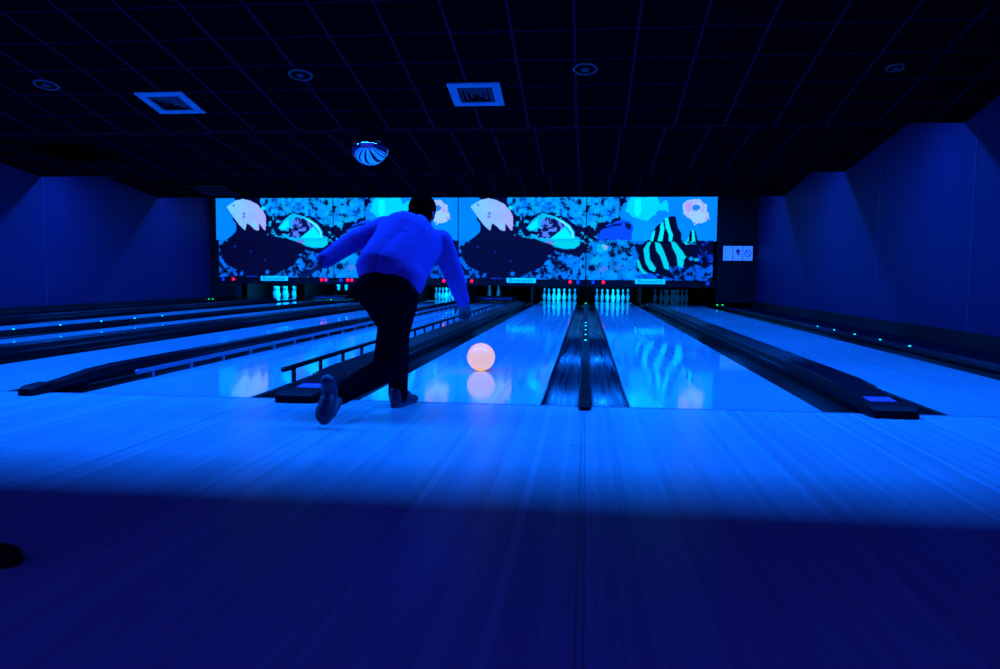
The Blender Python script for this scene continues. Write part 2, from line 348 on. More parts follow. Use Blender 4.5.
# divider cappings
def capping(name, label, xc, wd, ht, y0=4.25, y1=19.85, leds=(), green=(), sticker=False, block=True, far_z=.03):
    t = thing(name, label, 'lane divider', (xc, y0, 0))
    hw = wd/2
    def prof(y, s, hh, zb=.0025):
        pts = [(-hw*s, zb), (-hw*s, hh*.45), (-hw*s*.86, hh*.55), (-hw*s*.80, hh*.90), (-hw*s*.62, hh), (hw*s*.62, hh), (hw*s*.80, hh*.90), (hw*s*.86, hh*.55), (hw*s, hh*.45), (hw*s, zb)]
        return [(xc+a, y, c) for a, c in pts]
    b = MB(); b.loft([prof(y0+.17, .9, ht*.50), prof(y0+.35, .97, ht*.62), prof(y0+.6, 1, ht*.86), prof(y0+.9, 1, ht), prof(y1, 1, ht)])
    b.build('capping', M['cap'], t)
    b = MB(); b.loft([[(xc-hw*.82, y0, .003), (xc+hw*.82, y0, .003), (xc+hw*.80, y0+.005, ht*.42), (xc-hw*.80, y0+.005, ht*.42)],
                      [(xc-hw*.98, y0+.05, .003), (xc+hw*.98, y0+.05, .003), (xc+hw*.92, y0+.06, ht*.55), (xc-hw*.92, y0+.06, ht*.55)],
                      [(xc-hw*1.0, y0+.20, .003), (xc+hw*1.0, y0+.20, .003), (xc+hw*.93, y0+.20, ht*.60), (xc-hw*.93, y0+.20, ht*.60)]])
    b.build('end_block', M['cap'], t, bevel=.006)
    for sx in (-1, 1):  # thin pale lines in place of the glints on both ridges
        b = MB(); b.tube([(xc+sx*hw*.80, y0+.62, ht*.84), (xc+sx*hw*.80, y0+.95, ht*.95), (xc+sx*hw*.80, y1, ht*.95)], .004 if wd > .15 else .003, 6); b.build('edge_highlight', M['caplight'], t)
    for y in leds:
        b = MB(); b.ellipsoid((xc, y, ht+.002), (.012, .016, .009), n=12, m=8); b.build('indicator_light', M['ledc'], t, True)
    for dx in green:
        b = MB(); b.box(xc+dx-.025, xc+dx+.025, y1-.12, y1-.04, ht-.01, ht+.03); b.build('sensor_box', M['black'], t)
        b = MB(); b.ellipsoid((xc+dx, y1-.125, ht+.018), (.022, .01, .016), n=12, m=8); b.build('green_light', M['ledg'], t, True)
    if sticker:
        b = MB(); za, zb = ht*.53, ht*.61
        b.loft([[(xc-.065, y0+.205, za-.001), (xc+.075, y0+.205, za-.001), (xc+.075, y0+.205, za+.004), (xc-.065, y0+.205, za+.004)],
                [(xc-.065, y0+.325, zb-.001), (xc+.075, y0+.325, zb-.001), (xc+.075, y0+.325, zb+.004), (xc-.065, y0+.325, zb+.004)]]); b.build('sticker', M['sticker'], t)
    return t
YL = (8.35, 9.16, 10.0, 10.8, 11.55)
capping('lane_divider', 'narrow black central divider between the two glossy lanes, with small cyan lights', .006, .075, .055, leds=YL, green=(0,))
capping('lane_divider', 'wide black ball return divider at right with a purple sticker on its end', 1.635, .27, .105, sticker=True)
capping('lane_divider', 'wide black ball return divider in front of the bowler, purple sticker on its end', -1.645, .27, .105, sticker=True)
capping('lane_divider', 'narrow blue-black divider left of the bowler with a rounded end', -3.30, .11, .10)
capping('lane_divider', 'wide black divider between third and fourth lanes from the left wall', -4.935, .27, .11)
capping('lane_divider', 'narrow divider with small cyan lights between second and third lanes from left', -6.585, .08, .07, leds=YL, green=(0,))
capping('lane_divider', 'wide black divider between the two leftmost lanes', -8.235, .27, .10)
capping('lane_divider', 'black edge capping with small cyan lights along the right wall', 3.30, .11, .05, leds=YL, green=(-.07, .06))
capping('lane_divider', 'black edge capping along the left wall', -9.91, .09, .05, green=(-.02, .09))
# underside bed of the wide dividers
# raised bumper rails of the bowler's left neighbour lane
def bumper(label, x, y0, y1, z, m, m2, ps, th=.026, zb=.0006):
    t = thing('bumper_rail', label, 'bumper rail', (x, y0, 0))
    b = MB(); b.loft([[(x-.012, y, z-th/2), (x+.012, y, z-th/2), (x+.014, y, z+th*.3), (x+.008, y, z+th/2), (x-.008, y, z+th/2), (x-.014, y, z+th*.3)] for y in (y0, y0+.02, (y0+y1)/2, y1)])
    b.build('rail', m, t)
    b = MB(); b.ellipsoid((x, y0, z), (.017, .03, .019), n=14, m=8); b.build('rail_end', m, t, True)
    y = y0+.18
    while y < y1-.1:
        b = MB(); b.box(x-.009, x+.009, y-.018, y+.018, zb, z-th/2+.002); b.build('post', m2, t); y += ps
    return t
bumper('black bumper rail on posts beside the bowler leg, right edge of its lane', -1.978, 4.94, 19.4, .104, M['rail'], M['rail'], .545, .03)
bumper('blue-lit bumper rail on posts along the divider left of the bowler', -3.05, 5.02, 19.4, .056, M['railblue'], M['railblue'], .545, .03)

# ------------------------------------------------------------------ pins
PROF = [(.001, 0), (.0258, 0), (.0300, .008), (.0358, .020), (.0452, .057), (.0532, .086), (.0585, .112), (.0606, .1143), (.0590, .142), (.0535, .170), (.0420, .200), (.0315, .230), (.0250, .254), (.0233, .270), (.0245, .290), (.0290, .318), (.0322, .342), (.0310, .360), (.0240, .374), (.0120, .380), (.001, .381)]
pin_me = None; band_me = None
pb = MB(); pb.lathe(PROF); _o = pb.build('pin_body', M['pin'], smooth=True); pin_me = _o.data; bpy.data.objects.remove(_o)
pb = MB(); pb.lathe([(.0252, .252), (.0264, .252), (.0249, .262), (.0237, .262), (.0252, .252)], n=20)
pb.lathe([(.0237, .274), (.0249, .274), (.0252, .284), (.0240, .284), (.0237, .274)], n=20)
_o = pb.build('neck_stripe', M['pinband'], smooth=True); band_me = _o.data; bpy.data.objects.remove(_o)
def pin(label, x, y, z, group, tilt=(0, 0)):
    t = thing('bowling_pin', label, 'bowling pin', (x, y, z), group); t.rotation_euler = (tilt[0], tilt[1], 0)
    for n, me in (('pin_body', pin_me), ('neck_stripe', band_me)):
        o = bpy.data.objects.new(n, me); C.objects.link(o); o.parent = t
SPOTS = [(0, 0, 'head pin'), (-1, 1, 'second-row left pin'), (1, 1, 'second-row right pin'), (-2, 2, 'third-row left pin'), (0, 2, 'third-row middle pin'), (2, 2, 'third-row right pin'),
         (-3, 3, 'back-row far left pin'), (-1, 3, 'back-row inner left pin'), (1, 3, 'back-row inner right pin'), (3, 3, 'back-row far right pin')]
HP = 22.69
def rack(li, desc, skip=()):
    xc = sum(LANES[li])/2 - (.10 if li == 7 else 0)
    for k, (a, r, nm) in enumerate(SPOTS):
        if k in skip: continue
        pin('white bowling pin, %s of the %s' % (nm, desc), xc+a*.1524, HP+r*.264, .0005, 'pins of the '+desc)
rack(1, 'bright rack right of the central divider')
rack(2, 'bright rack left of the central divider')
rack(0, 'dim rack on the rightmost lane')
rack(4, 'rack half hidden by the bowler arm')
rack(7, 'rack on the leftmost lane', skip=(9,))
pin('left of two white pins lifted in the dark opening left of the bowler', -7.44, 23.0, .265, 'pins lifted by the pinsetter')
pin('right of two white pins lifted in the dark opening left of the bowler', -7.20, 23.0, .268, 'pins lifted by the pinsetter')
pin('left of two dim pins behind the sweep bar, left of the bright rack', -2.84, 23.0, .10, 'two dim pins behind the sweep bar')
pin('right of two dim pins behind the sweep bar, left of the bright rack', -2.57, 23.0, .10, 'two dim pins behind the sweep bar')

# ------------------------------------------------------------------ pin end: partitions, pinsetters
parts_x = [3.30, 1.64, .006, -1.645, -3.30, -4.935, -6.585, -8.235, -9.91]
PN = ['at the far right end', 'between the dim rack and the bright rack at right', 'between the two bright racks', 'left of the left bright rack', 'behind the bowler right arm', 'behind the bowler back', 'right of the two lifted pins', 'right of the leftmost rack', 'at the far left end']
for x, nm in zip(parts_x, PN):
    b = MB(); wdt = .08 if x in (3.30, -9.91) else (.035 if abs(x-.006) < .01 or x in (-3.30, -6.585) else .19)
    b.box(x-wdt/2, x+wdt/2, 21.9, 25.0, -.13, .62); b.box(x-wdt/2-.03, x+wdt/2+.03, 21.9, 21.96, .005, .62)
    tag(b.build('pit_partition', M['black'], bevel=.01), 'black partition panel %s of the pin pits' % nm, 'partition')
for i, (x0, x1) in enumerate(LANES):
    xc = (x0+x1)/2
    nm = ['rightmost lane', 'lane right of the central divider', 'lane left of the central divider', 'lane with raised bumpers', 'fifth lane from the right wall', 'third lane from the left wall', 'second lane from the left wall', 'leftmost lane'][i]
    t = thing('pinsetter', 'dark pinsetting machine over the pin deck of the %s' % nm, 'pinsetter', (xc, 23.4, 0))
    b = MB(); b.box(x0-.1, x1+.1, 22.4, 24.4, .78, 1.4); b.build('machine_body', M['darkgrey'], t, bevel=.02)
    b = MB(); n = 18
    rings = []
    for k in range(n+1):
        x = x0-.15+(x1-x0+.3)*k/n; yy = 24.3+.04*math.sin(k*1.9); rings.append([(x, yy, .03), (x, yy, .80), (x, yy+.02, .80), (x, yy+.02, .03)])
    b.loft(rings); b.build('pit_curtain', M['black'], t, True)
    sw = i in (3, 6)
    zsw = .04 if i == 3 else (.02 if sw else .66)
    b = MB(); b.box(x0-.08, x1+.08, 21.86, 21.90, zsw, zsw+.13); o = b.build('sweep_bar', M['darkgrey'], t, bevel=.006)
    if sw:
        b = MB(); 
        for k in range(9): b.box(x0+.12+k*.095, x0+.12+k*.095+.05+.02*(k % 3), 21.853, 21.859, zsw+.045, zsw+.075)
        b.build('sweep_marking', M['ledb'], o)
    if PINW[i]:
        b = MB(); b.box(x0+.05, x1-.05, 22.02, 22.16, .74, .78); b.build('lamp_housing', M['black'], t)
        l = bpy.data.lights.new('pin_lamp', 'AREA'); l.shape = 'RECTANGLE'; l.size = x1-x0-.2; l.size_y = .1; l.color = (.0, .36, 1); l.energy = PINW[i]
        lo = bpy.data.objects.new('pin_lamp', l); C.objects.link(lo); lo.location = (xc, 22.09, .735); lo.rotation_euler = (R(38), 0, 0)
        lo.parent = t; lo.matrix_parent_inverse = Matrix.Translation(-Vector(t.location))

# ------------------------------------------------------------------ masking screen with the reef picture
def fbm(x, y, s, seed, octv=4):
    rng = np.random.RandomState(seed); out = np.zeros_like(x); amp = 1; tot = 0
    for o in range(octv):
        g = rng.rand(257, 257); fx = (x*s) % 256; fy = (y*s) % 256
        ix = np.floor(fx).astype(int); iy = np.floor(fy).astype(int); tx = fx-ix; ty = fy-iy
        tx = tx*tx*(3-2*tx); ty = ty*ty*(3-2*ty)
        v = g[iy, ix]*(1-tx)*(1-ty)+g[iy, ix+1]*tx*(1-ty)+g[iy+1, ix]*(1-tx)*ty+g[iy+1, ix+1]*tx*ty
        out += v*amp; tot += amp; amp *= .55; s *= 2.1
    return out/tot
def inside(px, py, poly):
    r = np.zeros(px.shape, bool); n = len(poly)
    for i in range(n):
        x1, y1 = poly[i]; x2, y2 = poly[i-1]
        c = ((y1 > py) != (y2 > py)) & (px < (x2-x1)*(py-y1)/((y2-y1) if y2 != y1 else 1e-9)+x1)
        r ^= c
    return r
def zl(pts): return [(455+a/7.14, 190+b/7.14) for a, b in pts]
def zl2(pts): return [(455+a/7.14, 240+b/7.14) for a, b in pts]
def zr(pts): return [(590+a/7.69, 190+b/7.69) for a, b in pts]
def zr2(pts): return [(590+a/7.69, 240+b/7.69) for a, b in pts]
def lin(c): c = np.array(c)/255.; return np.where(c <= .04045, c/12.92, ((c+.055)/1.055)**2.4)
def picture(X, Y):
    """colour of the reef picture; X 458..718 and Y 197.5..281 are plain picture units, Y down"""
    sh = X.shape
    wob = 2.2
    Xw = X+(fbm(X, Y, .35, 1)-.5)*wob*2; Yw = Y+(fbm(X, Y, .35, 2)-.5)*wob*2
    n1 = fbm(X, Y, .12, 3, 3); n2 = fbm(X, Y, .27, 4, 3); n3 = fbm(X, Y, .06, 5)
    col = np.zeros(sh+(3,)); col[:] = lin((0, 125, 255))
    col[...] *= (1+.12*(n3-.5))[..., None]
    def put(mask, c, k=None):
        c = lin(c) if isinstance(c, tuple) else c
        if k is None: col[mask] = c
        else: col[mask] = col[mask]*(1-k[mask])[..., None]+c*k[mask][..., None]
    dark = lin((4, 4, 42))
    # reef wall: everything right of the left blue water up to the right blue water
    reef = inside(Xw, Yw, zl([(170, 40), (330, 40), (1190, 40), (1190, 364), (1910, 364), (1910, 900), (0, 900), (0, 420), (60, 395), (120, 350), (165, 320), (185, 270), (160, 200), (200, 120)]))
    put(reef, dark)
    upper = inside(Xw, Yw, [(505, 190), (606, 190), (620, 197), (621, 215), (612, 222), (598, 222), (585, 228), (572, 222), (560, 214), (545, 212), (530, 216), (518, 216), (510, 206)])
    k = np.clip((n2*.7+n1*.3-.34)*9, 0, 1)*.95; c = np.stack([n1*0, .04+.50*n2**1.2, .6+.6*n1], -1)
    mk = upper; col[mk] = (col*(1-k[..., None])+c*k[..., None])[mk]
    # speckles on the dark rock
    sp = inside(X, Y, [(516, 205), (585, 212), (600, 222), (600, 242), (586, 246), (575, 238), (530, 242), (512, 240)])
    k2 = np.clip((n2-.62)*16, 0, 1); mk = sp; c2 = np.zeros(sh+(3,)); c2[:] = lin((0, 170, 255)); col[mk] = (col*(1-k2[..., None])+c2*k2[..., None])[mk]
    # right blue water
    put(inside(Xw, Yw, [(630, 190), (720, 190), (720, 244), (632, 244), (628, 222), (624, 210)]), (0, 128, 255))
    # lower rocks left and middle and right
    for poly, cc, th in (([(456, 247), (463, 252), (470, 262), (480, 264), (487, 270), (486, 279), (456, 283)], (0, 105, 255), .42), ([(531, 272), (536, 264), (548, 258), (556, 252), (570, 254), (584, 258), (586, 282), (520, 283), (515, 279), (528, 276)], (0, 120, 255), .40),
                         ([(583, 258), (592, 243), (600, 240), (635, 240), (640, 250), (648, 262), (660, 270), (678, 276), (680, 283), (584, 283)], (0, 135, 255), .36),
                         ([(668, 262), (680, 266), (696, 262), (708, 268), (720, 262), (722, 283), (650, 283), (640, 276), (660, 272)], (0, 100, 255), .38),
                         ([(700, 241), (722, 241), (722, 266), (706, 262), (700, 252)], (0, 60, 225), .52)):
        mk = inside(Xw, Yw, poly); k = np.clip((n2*.7+n1*.3-th)*8, 0, 1); c = lin(cc)[None, None]*(1+1.6*(n1-.45))[..., None]
        col[mk] = (dark*(1-k[..., None])+c*k[..., None])[mk]
    # blob shaped dark rock lower left
    put(((Xw-506)/44)**2+((Yw-256)/21)**2 < 1, dark)
    for cx, cy, r_, c in ((496, 253, 1.2, (0, 40, 170)), (512, 262, 1.0, (0, 50, 190)), (478, 248, 1.3, (0, 40, 160)), (514, 275, 2.3, (0, 110, 255))):
        put((X-cx)**2+(Y-cy)**2 < r_*r_, c)
    # light growths on the middle rock
    for cx, cy, rx, ry, c in ((604, 248, 6, 4.5, (0, 190, 255)), (607, 247, 3, 2.6, (130, 190, 255)), (598, 261, 5.5, 4, (0, 175, 255)), (606, 270, 5, 3, (60, 140, 255)), (621, 267, 3, 2.5, (40, 130, 255)), (638, 254, 3, 4, (0, 120, 255)), (636, 266, 4, 3, (0, 140, 255))):
        put(((Xw-cx)/rx)**2+((Yw-cy)/ry)**2 < 1, c)
    # brownish fish at the reef edge
    put(inside(Xw, Yw, zr([(60, 380), (100, 310), (160, 262), (240, 235), (310, 235), (345, 280), (335, 385)])), (5, 70, 235))
    put(inside(X, Y, zr([(130, 285), (200, 262), (260, 255), (250, 275), (180, 282), (125, 300)])), (0, 20, 120))
    put(inside(X, Y, zr([(285, 250), (325, 262), (328, 300), (300, 300), (285, 280)])), (2, 10, 70))
    put(inside(Xw, Yw, zr([(235, 60), (290, 55), (285, 110), (245, 130)])), dark)
    put(inside(X, Y, zr([(345, 200), (430, 240), (520, 250), (540, 300), (480, 388), (335, 388), (345, 290)])), (0, 140, 255))
    # bright cyan fish
    put(inside(Xw, Yw, zr([(285, 115), (325, 58), (520, 55), (548, 108), (600, 68), (618, 165), (548, 155), (500, 200), (455, 242), (380, 222), (335, 205), (290, 160)])), (0, 200, 255))
    put(inside(X, Y, zr([(350, 80), (400, 70), (405, 170), (380, 215), (350, 180)])), (0, 235, 255))
    # pink jelly
    mk = inside(Xw, Yw, zr([(718, 110), (755, 88), (840, 82), (895, 110), (925, 230), (875, 252), (828, 262), (822, 288), (812, 255), (770, 215), (735, 190)]))
    k = n2; c = lin((150, 150, 245))*(np.clip(1.5-k, 0, 1))[..., None]+lin((0, 190, 255))*np.clip(k-.1, 0, 1)[..., None]
    col[mk] = c[mk]; put(((X-697)/4)**2+((Y-208)/3)**2 < 1, (30, 120, 255)); put(((X-689.5)/3)**2+((Y-207)/5)**2 < 1, (165, 145, 240))
    # pale fish, upper left
    f1 = zl([(108, 118), (138, 96), (180, 72), (240, 59), (300, 72), (355, 100), (400, 145), (424, 195), (418, 292), (404, 288), (382, 258), (368, 238), (366, 292), (350, 294), (325, 284), (300, 258), (272, 240), (262, 262), (257, 292), (236, 280), (205, 248), (170, 205), (140, 162)])
    mk = inside(X, Y, f1); g = np.clip((X-472)/40, 0, 1)[..., None]; c = lin((100, 190, 255))*(1-g)+lin((150, 165, 255))*g; c = c*(1+.25*(n1-.5))[..., None]; c[..., 2] = np.clip(c[..., 2], .9, 1); col[mk] = c[mk]
    put(((X-478.2)/1.1)**2+((Y-205)/1.1)**2 < 1, (0, 100, 230)); put(((X-489.8)/1.7)**2+((Y-213.5)/1.6)**2 < 1, (105, 110, 235)); put(((X-489.5)/2)**2+((Y-217)/1.4)**2 < 1, (110, 115, 235)); put(inside(X, Y, zl([(318, 245), (335, 240), (335, 270)])), (0, 225, 255))
    put(inside(X, Y, zl([(385, 125), (402, 112), (422, 128), (402, 145)])), (0, 220, 240)); 
    # chequered fish
    f2 = zl([(518, 275), (560, 220), (612, 178), (660, 172), (720, 188), (785, 218), (835, 252), (868, 300), (872, 345), (905, 358), (908, 395), (872, 420), (800, 426), (730, 410), (690, 385), (640, 372), (575, 345), (548, 322), (590, 300), (565, 292)])
    mk = inside(X, Y, f2); col[mk] = lin((0, 175, 255))
    ins = inside(X, Y, zl([(628, 225), (660, 195), (720, 205), (790, 240), (800, 265), (690, 350), (605, 345), (600, 320), (625, 290)]))
    k = np.clip((np.sin((X-540)*.5+n1*7)*np.sin((Y-226)*.5+n2*6)+.1+(n1-.5)*1.5)*3, 0, 1); c = lin((8, 8, 70))*(1-k)[..., None]+lin((70, 120, 240))*k[..., None]; col[ins] = c[ins]
    put(inside(X, Y, zl([(690, 352), (800, 268), (862, 350)])), (0, 230, 255)); put(inside(X, Y, zl([(525, 272), (600, 205), (605, 265), (560, 292)])), (0, 225, 255))
    put(inside(X, Y, zl([(560, 292), (600, 300), (600, 272), (640, 285), (595, 325), (545, 312)])), dark); put(inside(X, Y, zl([(690, 385), (730, 365), (905, 362), (905, 395), (865, 418), (780, 420)])), (0, 225, 255))
    put(inside(X, Y, zl([(640, 372), (700, 365), (730, 385), (700, 390)])), (110, 140, 245))
    put(inside(X, Y, zl([(720, 195), (785, 225), (832, 258), (858, 300), (866, 345), (855, 345), (845, 300), (815, 262), (760, 225)])), (90, 235, 255))
    # striped fish
    blk = (3, 3, 30); cy = (0, 225, 255)
    put(inside(X, Y, zr([(478, 392), (492, 330), (520, 285), (570, 242), (612, 212), (640, 202), (670, 206), (688, 290), (715, 330), (718, 392)])), blk)
    put(inside(X, Y, zr2([(410, 60), (460, 0), (720, 0), (800, 50), (862, 128), (868, 180), (800, 212), (745, 205), (700, 190), (640, 205), (640, 225), (700, 300), (640, 292), (560, 262), (480, 255), (430, 215), (400, 150)])), blk)
    for q in ([(480, 392), (492, 330), (512, 308), (512, 340), (500, 392)], [(535, 392), (550, 330), (556, 258), (575, 245), (585, 300), (572, 392)], [(585, 222), (610, 212), (632, 300), (652, 345), (645, 396), (622, 392), (622, 345), (596, 292)]): put(inside(X, Y, zr(q)), cy)
    for q in ([(438, 75), (468, 20), (500, 6), (482, 60), (492, 150), (540, 218), (530, 248), (488, 228), (455, 170)], [(528, 14), (570, 26), (602, 90), (640, 185), (642, 232), (606, 218), (570, 120), (538, 80)], [(650, 6), (690, 18), (742, 82), (790, 110), (762, 148), (752, 212), (712, 200), (700, 120), (668, 60)], [(384, 150), (408, 158), (430, 218), (476, 266), (438, 262), (398, 212)]): put(inside(X, Y, zr2(q)), cy)
    put(inside(X, Y, zr2([(738, 70), (860, 128), (800, 150), (760, 110)])), blk); put(inside(X, Y, zr2([(755, 155), (800, 150), (862, 172), (820, 205), (765, 200)])), blk); put(((X-696)/2.3)**2+((Y-258.5)/2)**2 < 1, (0, 150, 255)); put(((X-701.5)/2.6)**2+((Y-259.5)/1.6)**2 < 1, (0, 190, 255))
    put(inside(X, Y, zr([(752, 400), (775, 350), (785, 308), (822, 312), (848, 400), (820, 412)])), blk); put(inside(X, Y, zr([(795, 310), (812, 312), (826, 405), (800, 405)])), cy); put(inside(X, Y, zr([(752, 400), (772, 358), (776, 400), (800, 415), (770, 420)])), cy)
    return col
PM = bpy.data.materials.new('reef_picture'); PM.use_nodes = True
_nt, _b, _N, _L = nodes(PM); _a = _N('ShaderNodeVertexColor'); _a.layer_name = 'Col'; _L(_a.outputs[0], _b.inputs['Emission Color'])
_b.inputs['Base Color'].default_value = (.008, .006, .012, 1); _b.inputs['Roughness'].default_value = .5; _b.inputs['Emission Strength'].default_value = 1.0; _b.inputs['Specular IOR Level'].default_value = .05
def picture_panel(name, parent, x0, x1, z0, z1, yf, u0, u1, v0, v1, gain, nx, nz):
    """a thick board whose front face carries the picture"""
    X, Z = np.meshgrid(np.linspace(x0, x1, nx), np.linspace(z0, z1, nz)); U, V = np.meshgrid(np.linspace(u0, u1, nx), np.linspace(v0, v1, nz))
    colr = picture(U, V)*gain
    vs = np.stack([X.ravel(), np.full(X.size, yf), Z.ravel()], -1)
    idx = np.arange(nx*nz).reshape(nz, nx); f = np.stack([idx[:-1, :-1].ravel(), idx[:-1, 1:].ravel(), idx[1:, 1:].ravel(), idx[1:, :-1].ravel()], -1)
    me = bpy.data.meshes.new(name); n = nx*nz
    extra = [(x0, yf, z0), (x1, yf, z0), (x1, yf, z1), (x0, yf, z1), (x0, yf+.05, z0), (x1, yf+.05, z0), (x1, yf+.05, z1), (x0, yf+.05, z1)]
    ef = [(n, n+4, n+5, n+1), (n+1, n+5, n+6, n+2), (n+2, n+6, n+7, n+3), (n+3, n+7, n+4, n), (n+4, n+7, n+6, n+5)]
    me.from_pydata([tuple(v) for v in vs]+extra, [], [tuple(int(i) for i in q) for q in f]+ef)
    ca = me.color_attributes.new('Col', 'FLOAT_COLOR', 'POINT'); buf = np.zeros((n+8, 4)); buf[:n, :3] = colr.reshape(-1, 3); buf[:, 3] = 1
    ca.data.foreach_set('color', buf.ravel().astype(np.float32)); me.materials.append(PM)
    me.materials.append(M['black'])
    for p in list(me.polygons)[-5:]: p.material_index = 1
    o = bpy.data.objects.new(name, me); C.objects.link(o); o.parent = parent; o.matrix_parent_inverse = Matrix.Translation(-Vector(parent.location)); return o
YS = 20.0
EDG = [-9.84, -6.60, -3.29, -.01, 3.22]
UE = [458, 588, 718]
MN = ['leftmost underwater picture panel with the pale fish', 'underwater picture panel behind the bowler, second from left', 'underwater picture panel with pale and chequered fish, right of the bowler', 'rightmost underwater picture panel with the black striped fish']
reds = {0: (-9.36, -6.93, -6.82), 1: (-6.22, -6.11, -3.66), 2: (-2.93, -.40), 3: (.44,)}
for i in range(4):
    x0, x1 = EDG[i]+.012, EDG[i+1]-.012; u0, u1 = (458, 588) if i % 2 == 0 else (588, 718); xc = (x0+x1)/2
    t = thing('masking_panel', MN[i], 'masking panel', (xc, YS, .48))
    if i == 0: ul = x0+.02
    else: ul = x0
    picture_panel('upper_picture', t, ul, x1, 1.635, 2.735, YS-.03, u0, u1, 241.3, 197.5, 1.18, 250, 90)
    picture_panel('lower_picture', t, x0+(.07 if i == 0 else 0), x1-(.07 if i == 3 else 0), .66, 1.632, YS, u0+(1.5 if i == 0 else 0), u1, 280.5, 241.4, .88, 250, 80)
    b = MB(); b.box(x0, x1, YS-.01, YS+.05, .485, .66); fr = b.build('bottom_frame', M['black'], t, bevel=.006)
    b = MB(); b.box(xc-.375, xc+.375, YS-.045, YS-.01, .565, .69); pl = b.build('name_plate', M['label'], t, bevel=.02)
    cu = bpy.data.curves.new('plate_lettering', 'FONT'); cu.body = 'Brunswick'; cu.size = .135; cu.align_x = 'CENTER'; cu.align_y = 'CENTER'; cu.extrude = .002; cu.materials.append(M['letter']); cu.space_character = 1.08
    tmp = bpy.data.objects.new('tmp', cu); C.objects.link(tmp); dg = bpy.context.evaluated_depsgraph_get(); dg.update()
    lm = bpy.data.meshes.new_from_object(tmp.evaluated_get(dg)); bpy.data.objects.remove(tmp); lm.name = 'plate_lettering'
    to = bpy.data.objects.new('plate_lettering', lm); C.objects.link(to); to.rotation_euler = (R(90), 0, 0); to.location = (xc, YS-.049, .628); to.parent = pl
    for x in reds[i]:
        b = MB(); b.ellipsoid((x, YS-.02, .60), (.045, .02, .045), n=16, m=8); b.build('red_indicator_light', M['ledr'], t, True)
    for x in (x0+.18, x1-.18):
        b = MB(); b.box(x-.04, x+.04, YS-.03, YS-.01, .55, .64); b.build('blue_indicator_light', M['ledb'], t, bevel=.01)
    for k in range(6):
        x = x0+.85+k*.075; b = MB(); b.box(x, x+.045, YS-.02, YS-.008, .665, .69)
        if k != 4: b.build('score_mark', M['ledb'], t)
# dark closing panels beside the screen
b = MB(); b.box(3.235, WR, YS-.01, YS+.06, .12, 2.74); tag(b.build('side_panel', M['black']), 'tall black closing panel right of the underwater screen, carrying a rule sign', 'panel')
b = MB(); b.box(WL, -9.875, YS-.05, YS+.06, .12, 2.74); tag(b.build('side_panel', M['black']), 'narrow black closing panel left of the underwater screen', 'panel')
# rule sign: three lit squares
t = thing('rule_sign', 'small pale blue sign of three square pictograms on the black side panel', 'sign', (3.73, YS-.02, 1.35))
b = MB(); b.box(3.36, 4.10, YS-.045, YS-.012, 1.15, 1.54); b.build('backing', M['black'], t)
for k in range(3):
    xa = 3.375+k*.242; b = MB(); b.box(xa, xa+.228, YS-.055, YS-.04, 1.165, 1.525); pc = b.build('sign_tile', M['signw'], t, bevel=.006)
    xm = xa+.114; b = MB()
    if k == 0: b.box(xa+.05, xa+.055, YS-.0575, YS-.0545, 1.20, 1.49)
    if k == 1: b.lathe([(.001, 0), (.05, 0), (.05, .003), (.001, .003)], (0, 0, 0), 20); b.v = [(xm+x, YS-.0575+z, 1.40+y) for x, y, z in b.v]; n0 = len(b.v); b.box(xm-.012, xm+.03, YS-.0575, YS-.0545, 1.30, 1.36)
    if k == 2:
        rr = [[(xm+r*math.cos(a), yy, 1.345+r*math.sin(a)) for r, yy in ((.085, YS-.0575), (.068, YS-.0575), (.068, YS-.0545), (.085, YS-.0545))] for a in [2*math.pi*q/28 for q in range(29)]]
        b.loft(rr, cap=False); b.add([(xm-.06, YS-.0575, 1.40), (xm-.05, YS-.0575, 1.412), (xm+.06, YS-.0575, 1.29), (xm+.05, YS-.0575, 1.278), (xm-.06, YS-.0545, 1.40), (xm-.05, YS-.0545, 1.412), (xm+.06, YS-.0545, 1.29), (xm+.05, YS-.0545, 1.278)], [(0,1,2,3), (4,7,6,5), (0,4,5,1), (1,5,6,2), (2,6,7,3), (3,7,4,0)])
    b.build('pictogram', M['signd'], pc)
b = MB(); b.box(3.60, 3.86, YS-.03, YS-.012, 1.57, 1.63); b.build('header_plate', M['vent_dark'], t)
# tiny red standby lamp above the screen
b = MB(); b.ellipsoid((.25, 19.93, 2.76), (.02, .014, .012), n=12, m=8); b.box(.235, .265, 19.93, 19.99, 2.745, 2.772)
tag(b.build('standby_lamp', mat('led_red_dim', (.3, .02, .02), .3, em=(.6, 0, .02), es=.6)), 'tiny red lamp on the ceiling edge above the screen', 'lamp')
# ------------------------------------------------------------------ bowling ball rolling down the lane
t = thing('bowling_ball', 'glowing peach bowling ball rolling on the lane right of the bowler', 'bowling ball', (-.795, 5.937, 0))
b = MB(); b.ellipsoid((-.795, 5.937, .1085), (.108, .108, .108), n=48, m=32); b.build('ball_shell', M['ball'], t, True)
for dx, dz in ((-.016, .02), (.016, .02), (0, -.02)):
    v = Vector((dx+.02, .07, .085+dz)).normalized(); b = MB(); p = Vector((-.795, 5.937, .1085)); b.tube([p+v*.095, p+v*.1084], .012, 12); b.build('finger_hole', M['hole'], t)

